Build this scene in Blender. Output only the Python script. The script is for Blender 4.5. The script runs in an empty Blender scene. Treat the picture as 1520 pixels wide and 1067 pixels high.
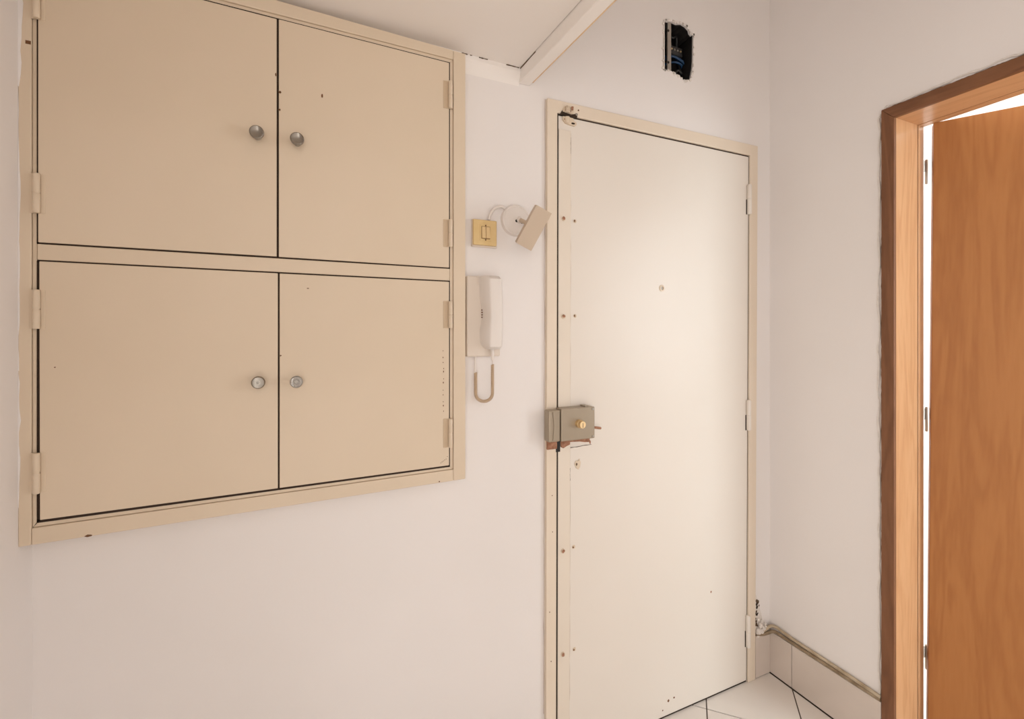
import bpy, bmesh, math, random
from mathutils import Vector, Matrix
from mathutils.geometry import tessellate_polygon

random.seed(7)
sc = bpy.context.scene
COL = sc.collection
R = math.radians

# ------------------------------------------------------------------ camera
# wall_front is the plane y = 0, wall_right the plane x = 1.65, the floor z = 0
CAM_H, CAM_D = 1.322, 1.22
cam_d = bpy.data.cameras.new('camera')
cam_d.sensor_width = 36.0
cam_d.lens = 16.0
cam_d.shift_y = -39.5 / 1520
cam_d.clip_start = 0.02
cam = bpy.data.objects.new('camera', cam_d)
COL.objects.link(cam)
cam.location = (0, -CAM_D, CAM_H)
cam.rotation_euler = (R(90), 0, R(-(90 - 66.0)))
sc.camera = cam

# ------------------------------------------------------------------ world, daylight, exposure
world = bpy.data.worlds.new('sky')
sc.world = world
world.use_nodes = True
bg = world.node_tree.nodes['Background']
bg.inputs[0].default_value = (0.80, 0.89, 1.0, 1)
bg.inputs[1].default_value = 1.0

def area(name, loc, rot, sx, sy, power, col):
    d = bpy.data.lights.new(name, 'AREA')
    d.shape = 'RECTANGLE'; d.size = sx; d.size_y = sy
    d.energy = power; d.color = col
    o = bpy.data.objects.new(name, d); COL.objects.link(o)
    o.location = loc; o.rotation_euler = rot
    return o
# daylight in the window of the room beyond the wooden door (shines towards +y)
area('daylight_side_room', (3.3, -3.55, 1.55), (R(90), 0, 0), 2.0, 1.7, 92, (0.87, 0.965, 1.0))
area('added_light_side_room_far', (4.70, -2.55, 1.55), (R(90), 0, R(90)), 1.7, 1.7, 95, (0.87, 0.965, 1.0))  # added in an unseen far window to send direct light through the doorway
# fill light added at an unseen glazed door, left behind the camera
area('fill_light_hall', (-.515, -2.45, 1.06), (R(90), 0, R(-90)), 1.1, 1.9, 31, (1.0, 0.975, 0.935))

vs = sc.view_settings
vs.view_transform = 'Standard'
vs.look = 'None'
vs.exposure = -0.08
vs.gamma = 1.0
vs.use_curve_mapping = False
try:
    sc.cycles.use_denoising = True
    sc.cycles.max_bounces = 12
    sc.cycles.diffuse_bounces = 8
    sc.cycles.sample_clamp_indirect = 6.0
except Exception:
    pass

# ------------------------------------------------------------------ materials
def newmat(name, col, rough=0.5, metal=0.0, spec=0.5):
    m = bpy.data.materials.new(name); m.use_nodes = True
    b = m.node_tree.nodes['Principled BSDF']
    b.inputs['Base Color'].default_value = (*col, 1)
    b.inputs['Roughness'].default_value = rough
    b.inputs['Metallic'].default_value = metal
    b.inputs['Specular IOR Level'].default_value = spec
    return m, m.node_tree, b

def noise_col(m, nt, b, c1, c2, scale=4.0, detail=3.0, stretch=(1, 1, 1), lo=0.3, hi=0.7):
    tc = nt.nodes.new('ShaderNodeTexCoord'); mp = nt.nodes.new('ShaderNodeMapping')
    mp.inputs['Scale'].default_value = stretch
    n = nt.nodes.new('ShaderNodeTexNoise'); n.inputs['Scale'].default_value = scale; n.inputs['Detail'].default_value = detail
    r = nt.nodes.new('ShaderNodeValToRGB')
    r.color_ramp.elements[0].position = lo; r.color_ramp.elements[1].position = hi
    r.color_ramp.elements[0].color = (*c1, 1); r.color_ramp.elements[1].color = (*c2, 1)
    L = nt.links.new
    L(tc.outputs['Object'], mp.inputs[0]); L(mp.outputs[0], n.inputs['Vector']); L(n.outputs['Fac'], r.inputs[0]); L(r.outputs[0], b.inputs['Base Color'])
    return tc, mp, n, r

def bump(nt, b, scale, dist, strength=0.5, detail=4.0, stretch=None):
    tc = nt.nodes.new('ShaderNodeTexCoord'); n = nt.nodes.new('ShaderNodeTexNoise')
    n.inputs['Scale'].default_value = scale; n.inputs['Detail'].default_value = detail
    bp = nt.nodes.new('ShaderNodeBump'); bp.inputs['Distance'].default_value = dist; bp.inputs['Strength'].default_value = strength
    if stretch:
        mp = nt.nodes.new('ShaderNodeMapping'); mp.inputs['Scale'].default_value = stretch
        nt.links.new(tc.outputs['Object'], mp.inputs[0]); nt.links.new(mp.outputs[0], n.inputs['Vector'])
    else:
        nt.links.new(tc.outputs['Object'], n.inputs['Vector'])
    nt.links.new(n.outputs['Fac'], bp.inputs['Height']); nt.links.new(bp.outputs[0], b.inputs['Normal'])

def painted(name, c1, c2, rough, spec=0.5, nscale=3.0, bscale=40.0, bdist=0.0006, bstr=0.35):
    m, nt, b = newmat(name, c1, rough, 0, spec)
    noise_col(m, nt, b, c1, c2, nscale)
    bump(nt, b, bscale, bdist, bstr)
    return m

def wood(name, c1, c2, c3, rough, axis='z', scale=1.0, spec=0.4):
    m, nt, b = newmat(name, c1, rough, 0, spec)
    L = nt.links.new
    tc = nt.nodes.new('ShaderNodeTexCoord'); mp = nt.nodes.new('ShaderNodeMapping')
    st = {'z': (5, 5, 0.55), 'y': (5, 0.55, 5), 'x': (0.55, 5, 5)}[axis]
    mp.inputs['Scale'].default_value = [s * scale for s in st]
    L(tc.outputs['Object'], mp.inputs[0])
    n1 = nt.nodes.new('ShaderNodeTexNoise'); n1.inputs['Scale'].default_value = 1.3; n1.inputs['Detail'].default_value = 3; n1.inputs['Distortion'].default_value = 0.6
    L(mp.outputs[0], n1.inputs['Vector'])
    # figure: repeated bands of the smooth noise, like the rings of a veneer
    mul = nt.nodes.new('ShaderNodeMath'); mul.operation = 'MULTIPLY'; mul.inputs[1].default_value = 34.0
    sn = nt.nodes.new('ShaderNodeMath'); sn.operation = 'SINE'
    L(n1.outputs['Fac'], mul.inputs[0]); L(mul.outputs[0], sn.inputs[0])
    n2 = nt.nodes.new('ShaderNodeTexNoise'); n2.inputs['Scale'].default_value = 14; n2.inputs['Detail'].default_value = 5
    L(mp.outputs[0], n2.inputs['Vector'])
    mr = nt.nodes.new('ShaderNodeMapRange'); mr.inputs['From Min'].default_value = -1; mr.inputs['From Max'].default_value = 1
    L(sn.outputs[0], mr.inputs['Value'])
    mx = nt.nodes.new('ShaderNodeMath'); mx.operation = 'MULTIPLY_ADD'; mx.inputs[1].default_value = 0.45
    sub = nt.nodes.new('ShaderNodeMath'); sub.operation = 'MULTIPLY'; sub.inputs[1].default_value = 0.62
    L(n2.outputs['Fac'], sub.inputs[0]); L(mr.outputs[0], mx.inputs[0]); L(sub.outputs[0], mx.inputs[2])
    rp = nt.nodes.new('ShaderNodeValToRGB')
    rp.color_ramp.elements[0].position = 0.15; rp.color_ramp.elements[0].color = (*c3, 1)
    rp.color_ramp.elements[1].position = 0.85; rp.color_ramp.elements[1].color = (*c1, 1)
    e = rp.color_ramp.elements.new(0.5); e.color = (*c2, 1)
    L(mx.outputs[0], rp.inputs[0]); L(rp.outputs[0], b.inputs['Base Color'])
    bp = nt.nodes.new('ShaderNodeBump'); bp.inputs['Distance'].default_value = 0.0004; bp.inputs['Strength'].default_value = 0.3
    L(n2.outputs['Fac'], bp.inputs['Height']); L(bp.outputs[0], b.inputs['Normal'])
    return m

M = {}
M['wall'] = painted('wall_paint', (0.80, 0.765, 0.745), (0.835, 0.80, 0.785), 0.62, 0.3, 1.6, 28, 0.0012, 0.35)
M['ceiling'] = painted('ceiling_paint', (0.86, 0.82, 0.785), (0.885, 0.85, 0.82), 0.7, 0.2, 1.2, 25, 0.001, 0.3)
M['cream'] = painted('cream_gloss_paint', (0.68, 0.565, 0.43), (0.72, 0.605, 0.47), 0.42, 0.4, 2.2, 30, 0.0005, 0.3)
M['door_cream'] = painted('door_cream_paint', (0.76, 0.70, 0.63), (0.785, 0.73, 0.665), 0.35, 0.5, 1.8, 22, 0.0007, 0.3)
M['frame_cream'] = painted('frame_cream_paint', (0.75, 0.645, 0.52), (0.78, 0.68, 0.56), 0.36, 0.5, 4, 30, 0.0008, 0.4)
M['bar_cream'] = painted('bar_cream_paint', (0.755, 0.675, 0.575), (0.78, 0.705, 0.61), 0.36, 0.5, 4, 30, 0.0008, 0.4)
M['plate_cream'] = newmat('shaded_hinge_paint', (0.58, 0.45, 0.31), 0.45)[0]  # darker cream painted in as the recess shading of the right hinge plates
M['seam'] = newmat('soft_seam_shade', (0.46, 0.35, 0.26), 0.8)[0]  # light brown for soft cracks and the painted shading lines
M['ochre'] = newmat('ochre_edge', (0.72, 0.52, 0.32), 0.6)[0]
M['skirt_tile'] = painted('skirting_tile', (0.60, 0.525, 0.465), (0.66, 0.58, 0.52), 0.3, 0.4, 6, 8, 0.0003, 0.2)
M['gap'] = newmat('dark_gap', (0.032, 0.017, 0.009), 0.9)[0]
M['crack'] = newmat('crack_dirt', (0.13, 0.085, 0.055), 0.95, 0, 0.1)[0]
M['chip'] = newmat('chipped_paint_brown', (0.16, 0.075, 0.035), 0.8, 0, 0.2)[0]
M['leaf_wood'] = wood('door_veneer', (0.405, 0.170, 0.053), (0.375, 0.152, 0.046), (0.335, 0.130, 0.038), 0.55, 'z', 1.7, 0.25)
M['jamb_wood'] = wood('jamb_wood', (0.62, 0.36, 0.19), (0.58, 0.325, 0.165), (0.52, 0.275, 0.135), 0.3, 'z', 2.2)
M['jamb_wood_h'] = wood('jamb_wood_head', (0.62, 0.36, 0.19), (0.58, 0.325, 0.165), (0.52, 0.275, 0.135), 0.3, 'y', 2.2)
M['casing_wood'] = wood('casing_wood', (0.225, 0.098, 0.045), (0.195, 0.082, 0.036), (0.155, 0.062, 0.027), 0.5, 'z', 2.2)
M['casing_wood_h'] = wood('casing_wood_head', (0.225, 0.098, 0.045), (0.195, 0.082, 0.036), (0.155, 0.062, 0.027), 0.5, 'y', 2.2)
M['tile'] = painted('glazed_tile', (0.78, 0.735, 0.69), (0.82, 0.78, 0.735), 0.16, 0.5, 6, 8, 0.0003, 0.2)
M['grout'] = newmat('dark_grout', (0.10, 0.075, 0.055), 0.9)[0]
M['metal'] = newmat('nickel', (0.30, 0.275, 0.24), 0.26, 1.0)[0]
M['metal_dull'] = newmat('worn_steel', (0.45, 0.42, 0.38), 0.45, 1.0)[0]
m_, nt_, b_ = newmat('lock_grey_enamel', (0.36, 0.30, 0.225), 0.38, 0.35)
bump(nt_, b_, 160, 0.0003, 0.25); M['lock'] = m_
M['brass'] = newmat('brass', (0.86, 0.66, 0.38), 0.33, 1.0)[0]
m_, nt_, b_ = newmat('rust', (0.30, 0.12, 0.06), 0.8, 0.1)
noise_col(m_, nt_, b_, (0.22, 0.09, 0.045), (0.46, 0.24, 0.15), 90); M['rust'] = m_
M['white_plastic'] = newmat('white_plastic', (0.78, 0.73, 0.69), 0.35)[0]
M['warm_plastic'] = newmat('aged_white_plastic', (0.74, 0.66, 0.58), 0.4)[0]
M['ivory'] = painted('yellowed_ivory', (0.66, 0.47, 0.21), (0.72, 0.54, 0.27), 0.4, 0.5, 25, 60, 0.0002, 0.2)
M['ivory_light'] = newmat('ivory_rocker', (0.72, 0.53, 0.28), 0.35)[0]
M['beige'] = newmat('beige_lamp_enamel', (0.58, 0.47, 0.36), 0.5)[0]
M['coil'] = newmat('beige_cord', (0.58, 0.44, 0.31), 0.5)[0]
m_, nt_, b_ = newmat('painted_cable', (0.47, 0.38, 0.26), 0.4)
noise_col(m_, nt_, b_, (0.36, 0.27, 0.17), (0.62, 0.53, 0.40), 22, 4); M['cable'] = m_
m_, nt_, b_ = newmat('grimy_cable', (0.25, 0.18, 0.10), 0.45)
noise_col(m_, nt_, b_, (0.17, 0.115, 0.06), (0.40, 0.31, 0.21), 26, 4); M['cable_dark'] = m_
M['black'] = newmat('black_inside', (0.012, 0.010, 0.009), 0.6)[0]
M['black_wire'] = newmat('black_wire', (0.02, 0.02, 0.02), 0.35)[0]
M['blue_wire'] = newmat('blue_wire', (0.008, 0.045, 0.12), 0.4)[0]
M['plaster'] = painted('broken_plaster', (0.70, 0.65, 0.60), (0.80, 0.76, 0.72), 0.9, 0.1, 60, 120, 0.002, 0.8)
M['side_floor'] = wood('side_room_parquet', (0.45, 0.28, 0.15), (0.40, 0.24, 0.12), (0.33, 0.19, 0.09), 0.4, 'y', 1.0)
M['window_white'] = newmat('window_white', (0.8, 0.8, 0.78), 0.35)[0]
g, nt, b = newmat('window_glass', (1, 1, 1), 0.0)
b.inputs['Transmission Weight'].default_value = 1.0; b.inputs['IOR'].default_value = 1.45
M['glass'] = g
g, nt, b = newmat('clear_acrylic', (0.92, 0.89, 0.84), 0.05)
b.inputs['Transmission Weight'].default_value = 0.75; b.inputs['IOR'].default_value = 1.49
M['acrylic'] = g

# ------------------------------------------------------------------ mesh helpers
WORLD = {}
def box(bm, x0, x1, y0, y1, z0, z1):
    if x0 > x1: x0, x1 = x1, x0
    if y0 > y1: y0, y1 = y1, y0
    if z0 > z1: z0, z1 = z1, z0
    v = [bm.verts.new(p) for p in ((x0, y0, z0), (x1, y0, z0), (x1, y1, z0), (x0, y1, z0), (x0, y0, z1), (x1, y0, z1), (x1, y1, z1), (x0, y1, z1))]
    for f in ((0, 3, 2, 1), (4, 5, 6, 7), (0, 1, 5, 4), (1, 2, 6, 5), (2, 3, 7, 6), (3, 0, 4, 7)):
        bm.faces.new([v[i] for i in f])
    return bm

def prism(bm, pts, fn, d0, d1):
    """polygon pts (a, b) carried by fn(a, b, d) and extruded from d0 to d1"""
    a = [bm.verts.new(fn(p[0], p[1], d0)) for p in pts]
    b = [bm.verts.new(fn(p[0], p[1], d1)) for p in pts]
    n = len(pts)
    bm.faces.new(a); bm.faces.new(b[::-1])
    for i in range(n):
        bm.faces.new((a[i], b[i], b[(i + 1) % n], a[(i + 1) % n]))
    bmesh.ops.recalc_face_normals(bm, faces=bm.faces)
    return bm
XZ = lambda a, b, d: (a, d, b)      # polygon in the plane of wall_front
YZ = lambda a, b, d: (d, a, b)      # polygon in the plane of wall_right
XY = lambda a, b, d: (a, b, d)

def holed(bm, outer, holes, fn, d0, d1):
    """a slab with holes, thickness d0..d1"""
    loops = [outer] + holes
    tri = tessellate_polygon([[Vector((p[0], p[1], 0)) for p in l] for l in loops])
    flat = [p for l in loops for p in l]
    A = [bm.verts.new(fn(p[0], p[1], d0)) for p in flat]
    B = [bm.verts.new(fn(p[0], p[1], d1)) for p in flat]
    for t in tri:
        bm.faces.new([A[i] for i in t]); bm.faces.new([B[i] for i in reversed(t)])
    s = 0
    for l in loops:
        n = len(l)
        for i in range(n):
            p, q = s + i, s + (i + 1) % n
            bm.faces.new((A[p], B[p], B[q], A[q]))
        s += n
    bmesh.ops.recalc_face_normals(bm, faces=bm.faces)
    return bm

def frame_of(t):
    t = t.normalized()
    up = Vector((0, 0, 1)) if abs(t.z) < 0.9 else Vector((1, 0, 0))
    a = t.cross(up).normalized()
    return a, t.cross(a).normalized()

def tube(bm, pts, r, n=10, caps=True):
    pts = [Vector(p) for p in pts]
    rs = r if isinstance(r, (list, tuple)) else [r] * len(pts)
    rings = []
    pa = None
    for i, p in enumerate(pts):
        t = (pts[min(i + 1, len(pts) - 1)] - pts[max(i - 1, 0)])
        if pa is None:
            a, b = frame_of(t)
        else:
            tn = t.normalized(); a = (pa - tn * pa.dot(tn)).normalized(); b = tn.cross(a)
        pa = a
        rings.append([bm.verts.new(p + (a * math.cos(2 * math.pi * k / n) + b * math.sin(2 * math.pi * k / n)) * rs[i]) for k in range(n)])
    for i in range(len(rings) - 1):
        for k in range(n):
            bm.faces.new((rings[i][k], rings[i][(k + 1) % n], rings[i + 1][(k + 1) % n], rings[i + 1][k]))
    if caps:
        bm.faces.new(rings[0][::-1]); bm.faces.new(rings[-1])
    bmesh.ops.recalc_face_normals(bm, faces=bm.faces)
    return bm

def lathe(bm, prof, o, axis, n=24):
    """prof: (radius, distance along axis)"""
    o = Vector(o); ax = Vector(axis).normalized(); a, b = frame_of(ax)
    rings = []
    for r, d in prof:
        if r < 1e-6:
            rings.append([bm.verts.new(o + ax * d)])
        else:
            rings.append([bm.verts.new(o + ax * d + (a * math.cos(2 * math.pi * k / n) + b * math.sin(2 * math.pi * k / n)) * r) for k in range(n)])
    for i in range(len(rings) - 1):
        p, q = rings[i], rings[i + 1]
        for k in range(n):
            k2 = (k + 1) % n
            if len(p) == 1 and len(q) == 1: continue
            if len(p) == 1: bm.faces.new((p[0], q[k2], q[k]))
            elif len(q) == 1: bm.faces.new((p[k], p[k2], q[0]))
            else: bm.faces.new((p[k], p[k2], q[k2], q[k]))
    bmesh.ops.recalc_face_normals(bm, faces=bm.faces)
    return bm

def spline(pts, n=8):
    pts = [Vector(p) for p in pts]; out = []
    for i in range(len(pts) - 1):
        p0, p1, p2, p3 = pts[max(i - 1, 0)], pts[i], pts[i + 1], pts[min(i + 2, len(pts) - 1)]
        for k in range(n):
            t = k / n
            out.append(0.5 * (2 * p1 + (p2 - p0) * t + (2 * p0 - 5 * p1 + 4 * p2 - p3) * t * t + (3 * p1 - p0 - 3 * p2 + p3) * t ** 3))
    out.append(pts[-1])
    return out

def obj(name, bm, mat, parent=None, smooth=False, bevel=0.0, seg=2):
    me = bpy.data.meshes.new(name)
    co = [v.co for v in bm.verts]
    c = Vector([(min(p[i] for p in co) + max(p[i] for p in co)) / 2 for i in range(3)])
    for v in bm.verts: v.co -= c
    bm.to_mesh(me); bm.free()
    me.materials.append(M[mat])
    if smooth:
        for p in me.polygons: p.use_smooth = True
        try: me.set_sharp_from_angle(angle=R(40))
        except Exception: pass
    o = bpy.data.objects.new(name, me); COL.objects.link(o)
    WORLD[o.name] = c
    if parent is not None:
        o.parent = parent; o.location = c - WORLD[parent.name]
    else:
        o.location = c
    if bevel:
        md = o.modifiers.new('edge', 'BEVEL'); md.width = bevel; md.segments = seg; md.limit_method = 'ANGLE'; md.angle_limit = R(35)
    return o

def thing(name, loc, label, cat, group=None, kind=None):
    o = bpy.data.objects.new(name, None); COL.objects.link(o)
    o.empty_display_size = 0.05; o.location = loc; WORLD[o.name] = Vector(loc)
    o['label'] = label; o['category'] = cat
    if group: o['group'] = group
    if kind: o['kind'] = kind
    return o

def tag(o, label, cat, kind=None):
    o['label'] = label; o['category'] = cat
    if kind: o['kind'] = kind
    return o
S = 'structure'
NB = bmesh.new

def bits(name, mat, parent, cx, cz, r, y, n=7, seed=0, thick=0.0006, sx=1.0, sz=1.0):
    """a small irregular chip lying on a surface parallel to wall_front"""
    rn = random.Random(seed)
    pts = [(cx + sx * r * rn.uniform(.6, 1.1) * math.cos(2 * math.pi * k / n), cz + sz * r * rn.uniform(.6, 1.1) * math.sin(2 * math.pi * k / n)) for k in range(n)]
    return obj(name, prism(NB(), pts, XZ, y, y - thick), mat, parent)

# ================================================================== THE SETTING
XL, XR, YB, ZH, ZL = -0.505, 1.65, -3.25, 2.78, 2.098
# wall_front with the opening of the entrance door and the broken hole of the electrical box
hole = [(1.112, 2.226), (1.112, 2.300), (1.114, 2.360), (1.113, 2.401), (1.130, 2.399), (1.150, 2.404), (1.172, 2.402), (1.196, 2.409), (1.214, 2.405), (1.228, 2.397),
        (1.233, 2.385), (1.243, 2.380), (1.252, 2.386), (1.251, 2.340), (1.250, 2.290), (1.247, 2.262), (1.243, 2.246), (1.238, 2.224), (1.222, 2.216), (1.206, 2.213), (1.188, 2.222), (1.170, 2.226), (1.150, 2.232), (1.130, 2.232)]
w = obj('wall_front', holed(NB(), [(XL - .2, 0), (.662, 0), (.662, 2.022), (1.556, 2.022), (1.556, 0), (XR + .15, 0), (XR + .15, ZH), (XL - .2, ZH)], [hole], XZ, 0, .2), 'wall')
tag(w, 'white painted front wall with the cabinet and the cream entrance door', 'wall', S)
WF = w
# wall_right with the doorway
w = obj('wall_right', holed(NB(), [(YB, 0), (-1.262, 0), (-1.262, 2.006), (-.396, 2.006), (-.396, 0), (0.0, 0), (0.0, ZH), (YB, ZH)], [], YZ, XR, XR + .15), 'wall')
tag(w, 'white painted right wall around the wooden doorway', 'wall', S)
WR = w
w = obj('wall_left', holed(NB(), [(YB, 0), (0, 0), (0, ZH), (YB, ZH)], [[(-3.0, .06), (-1.9, .06), (-1.9, 2.06), (-3.0, 2.06)]], YZ, XL - .12, XL), 'wall')
tag(w, 'white painted left wall beside the cabinet', 'wall', S)
w = obj('wall_back', box(NB(), XL - .12, XR + .15, YB - .15, YB, 0, ZH), 'wall')
tag(w, 'plain white painted back wall of the hall', 'wall', S)
w = obj('ceiling', box(NB(), XL - .12, 4.9, -3.75, .9, ZH, ZH + .1), 'ceiling')
tag(w, 'white painted high ceiling', 'ceiling', S)
# lowered ceiling (storage loft) over the cabinet; its free edge runs a little out of square
w = obj('ceiling_low', prism(NB(), [(XL, 0), (.563, 0), (.563 + .05 * 3.25, YB), (XL, YB)], XY, ZL, ZH), 'ceiling')
tag(w, 'white painted lowered ceiling above the cabinet', 'ceiling', S)
# fascia strip along that edge
e = lambda y, dx: .563 - .05 * y + dx
w = obj('trim_1', prism(NB(), [(e(0, .002), 0), (e(0, .038), 0), (e(YB, .038), YB), (e(YB, .002), YB)], XY, 2.058, ZL + .03), 'ceiling', bevel=.003)
tag(w, 'white painted wooden strip along the free edge of the lowered ceiling', 'trim', S)
w = obj('trim_2', prism(NB(), [(0, 2.050), (-.009, 2.078), (-.012, 2.086), (-.012, ZL), (0, ZL)], YZ, .385, .565), 'ceiling')
tag(w, 'short white wall batten between the cabinet and the ceiling strip', 'trim', S)
obj('ochre_edge', prism(NB(), [(e(-.02, .0345), -.02), (e(-.02, .0388), -.02), (e(YB, .0388), YB), (e(YB, .0345), YB)], XY, 2.0575, 2.066), 'ochre', bpy.data.objects['trim_1'], bevel=.001)
# cracks where the lowered ceiling meets the batten and the strip
def crack(name, pts, wd, parent, mat='crack', r=.0012):
    return obj(name, tube(NB(), pts, [r * random.uniform(.4, 1.2) * wd for _ in pts], 5), mat, parent)
def jit(a, b, n, j):
    a, b = Vector(a), Vector(b)
    return [a.lerp(b, k / n) + Vector((random.uniform(-j, j), 0, random.uniform(-j, j))) for k in range(n + 1)]
for x0, x1 in ((.386, .402), (.410, .416), (.436, .462), (.520, .560)):
    crack('crack', jit((x0, -.0125, ZL - .001), (x1, -.0125, ZL - .001), 5, .0004), 1.4, w)
t1 = bpy.data.objects['trim_1']
crack('crack', [(e(y, .0015), y, ZL - .001) for y in (-.012, -.03, -.05, -.07, -.085, -.10)], 1.4, t1)

# floor: square tiles laid diagonally in dark joints
fl = obj('floor', box(NB(), XL - .12, XR + .2, YB, .2, -.06, -.003), 'grout')
tag(fl, 'pale glazed tile floor laid diagonally with dark joints', 'floor', S)
def clip(poly, x0, x1, y0, y1):
    for ax, lim, sg in ((0, x0, 1), (0, x1, -1), (1, y0, 1), (1, y1, -1)):
        out = []
        for i in range(len(poly)):
            p, q = poly[i], poly[(i + 1) % len(poly)]
            ip, iq = (p[ax] - lim) * sg >= 0, (q[ax] - lim) * sg >= 0
            if ip: out.append(p)
            if ip != iq:
                t = (lim - p[ax]) / (q[ax] - p[ax])
                out.append((p[0] + (q[0] - p[0]) * t, p[1] + (q[1] - p[1]) * t))
        poly = out
        if len(poly) < 3: return []
    return poly
T = .4243; gp = .0030
for i in range(-14, 14):
    for k in range(-14, 14):
        u0, u1 = 1.313 + T * i + gp, 1.313 + T * (i + 1) - gp      # u = x - y
        v0, v1 = 1.240 + T * k + gp, 1.240 + T * (k + 1) - gp      # v = x + y
        pl = [((u + v) / 2, (v - u) / 2) for u, v in ((u0, v0), (u1, v0), (u1, v1), (u0, v1))]
        pl = clip(pl, XL, XR - .0155, YB, -.004)
        ar = abs(sum(pl[a][0] * pl[(a + 1) % len(pl)][1] - pl[(a + 1) % len(pl)][0] * pl[a][1] for a in range(len(pl)))) / 2 if pl else 0
        if ar > .0008:
            obj('tile', prism(NB(), pl, XY, -.006, 0), 'tile', fl)
# tiled skirting
bs = obj('baseboard_right', box(NB(), XR - .006, XR, -.387, 0, 0, .160), 'grout')
tag(bs, 'pale tile skirting along the right wall', 'baseboard', S)
for y0, y1 in ((-.0005, -.0955), (-.0975, -.386)):
    obj('tile', box(NB(), XR - .012, XR - .005, y1, y0, .003, .162), 'skirt_tile', bs, bevel=.001)
bs = obj('baseboard_front', box(NB(), 1.5565, XR - .012, -.006, 0, 0, .160), 'grout')
tag(bs, 'short tile skirting between the door frame and the corner', 'baseboard', S)
obj('tile', box(NB(), 1.5575, XR - .0125, -.011, -.005, .003, .162), 'skirt_tile', bs, bevel=.001)
bs = obj('baseboard_left', box(NB(), XL, XL + .006, YB, -.013, 0, .160), 'grout')
tag(bs, 'pale tile skirting along the left wall', 'baseboard', S)
y = -.013
while y > YB + .02:
    y1 = max(y - .298, YB + .001)
    obj('tile', box(NB(), XL + .005, XL + .012, y1, y, .003, .162), 'skirt_tile', bs); y -= .300
bs = obj('baseboard_cabinet_side', box(NB(), XL + .001, .645, -.006, 0, 0, .138), 'grout')
tag(bs, 'pale tile skirting below the cabinet', 'baseboard', S)
x = XL + .013
while x < .64:
    obj('tile', box(NB(), x, min(x + .298, .644), -.012, -.005, .003, .140), 'skirt_tile', bs); x += .300

# ------------------------------------------------------------------ the room beyond the wooden door
def wallbox(name, label, *b):
    return tag(obj(name, box(NB(), *b), 'wall'), label, 'wall', S)
w = obj('wall_beyond_far', holed(NB(), [(-3.6, 0), (.75, 0), (.75, ZH), (-3.6, ZH)], [[(-3.4, .7), (-1.7, .7), (-1.7, 2.4), (-3.4, 2.4)]], YZ, 4.75, 4.9), 'wall')
tag(w, 'bright white far wall of the next room with an added window', 'wall', S)
wallbox('wall_beyond_end', 'bright white end wall of the next room', XR + .15, 4.9, .75, .9, 0, ZH)
wallbox('wall_beyond_return', 'white wall of the next room continuing past the corner', XR + .0, XR + .15, .2, .9, 0, ZH)
w = obj('wall_beyond_window', holed(NB(), [(XR + .15, 0), (4.9, 0), (4.9, ZH), (XR + .15, ZH)], [[(2.3, .7), (4.3, .7), (4.3, 2.4), (2.3, 2.4)]], XZ, -3.75, -3.60), 'wall')
tag(w, 'white window wall of the next room', 'wall', S)
w = obj('floor_beyond', box(NB(), XR + .15, 4.9, -3.75, .9, -.06, 0), 'tile'); tag(w, 'pale tiled floor of the next room', 'floor', S)
def window(name, label, a0, a1, z0, z1, d, n, fn):
    """frame, mullions, panes and sill; a runs along the wall, d is the depth, fn(a0, a1, d0, d1) gives x and y ranges"""
    t = thing(name, tuple(Vector([sum(q) / 2 for q in (fn(a0, a1, d, d)[:2], fn(a0, a1, d, d)[2:])] + [z0])), label, 'window', kind=S)
    bx = lambda b0, b1, d0, d1, c0, c1: box(NB(), *fn(b0, b1, d + d0, d + d1), c0, c1)
    f = .05
    for b0, b1, c0, c1 in ((a0, a0 + f, z0, z1), (a1 - f, a1, z0, z1), (a0 + f, a1 - f, z0, z0 + f), (a0 + f, a1 - f, z1 - f, z1)):
        obj('window_frame', bx(b0, b1, -.03, .03, c0, c1), 'window_white', t, bevel=.003)
    stp = (a1 - a0 - 2 * f) / n
    for k in range(n):
        a = a0 + f + stp * k
        if k: obj('mullion', bx(a - .02, a + .02, -.025, .025, z0 + f, z1 - f), 'window_white', t)
        obj('pane', bx(a + (.021 if k else .001), a + stp - (.021 if k < n - 1 else .001), -.004, 0, z0 + f, z1 - f), 'glass', t)
    obj('window_sill', bx(a0, a1, .031, .065, z0, z0 + .012), 'window_white', t, bevel=.004)
window('added_window_1', 'added white framed glazed door in the left wall, out of view, for fill light', -3.0, -1.9, .06, 2.06, XL - .075, 2, lambda a, b, c, e: (c, e, a, b))  # added out of view as the opening for the hall fill
window('added_window_3', 'added white framed window in the far wall of the next room', -3.4, -1.7, .7, 2.4, -4.83, 2, lambda a, b, c, e: (-c, -e, a, b))  # added out of view for direct light through the doorway
window('window_2', 'white framed window of the next room', 2.3, 4.3, .7, 2.4, -3.68, 3, lambda a, b, c, e: (a, b, c, e))

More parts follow.
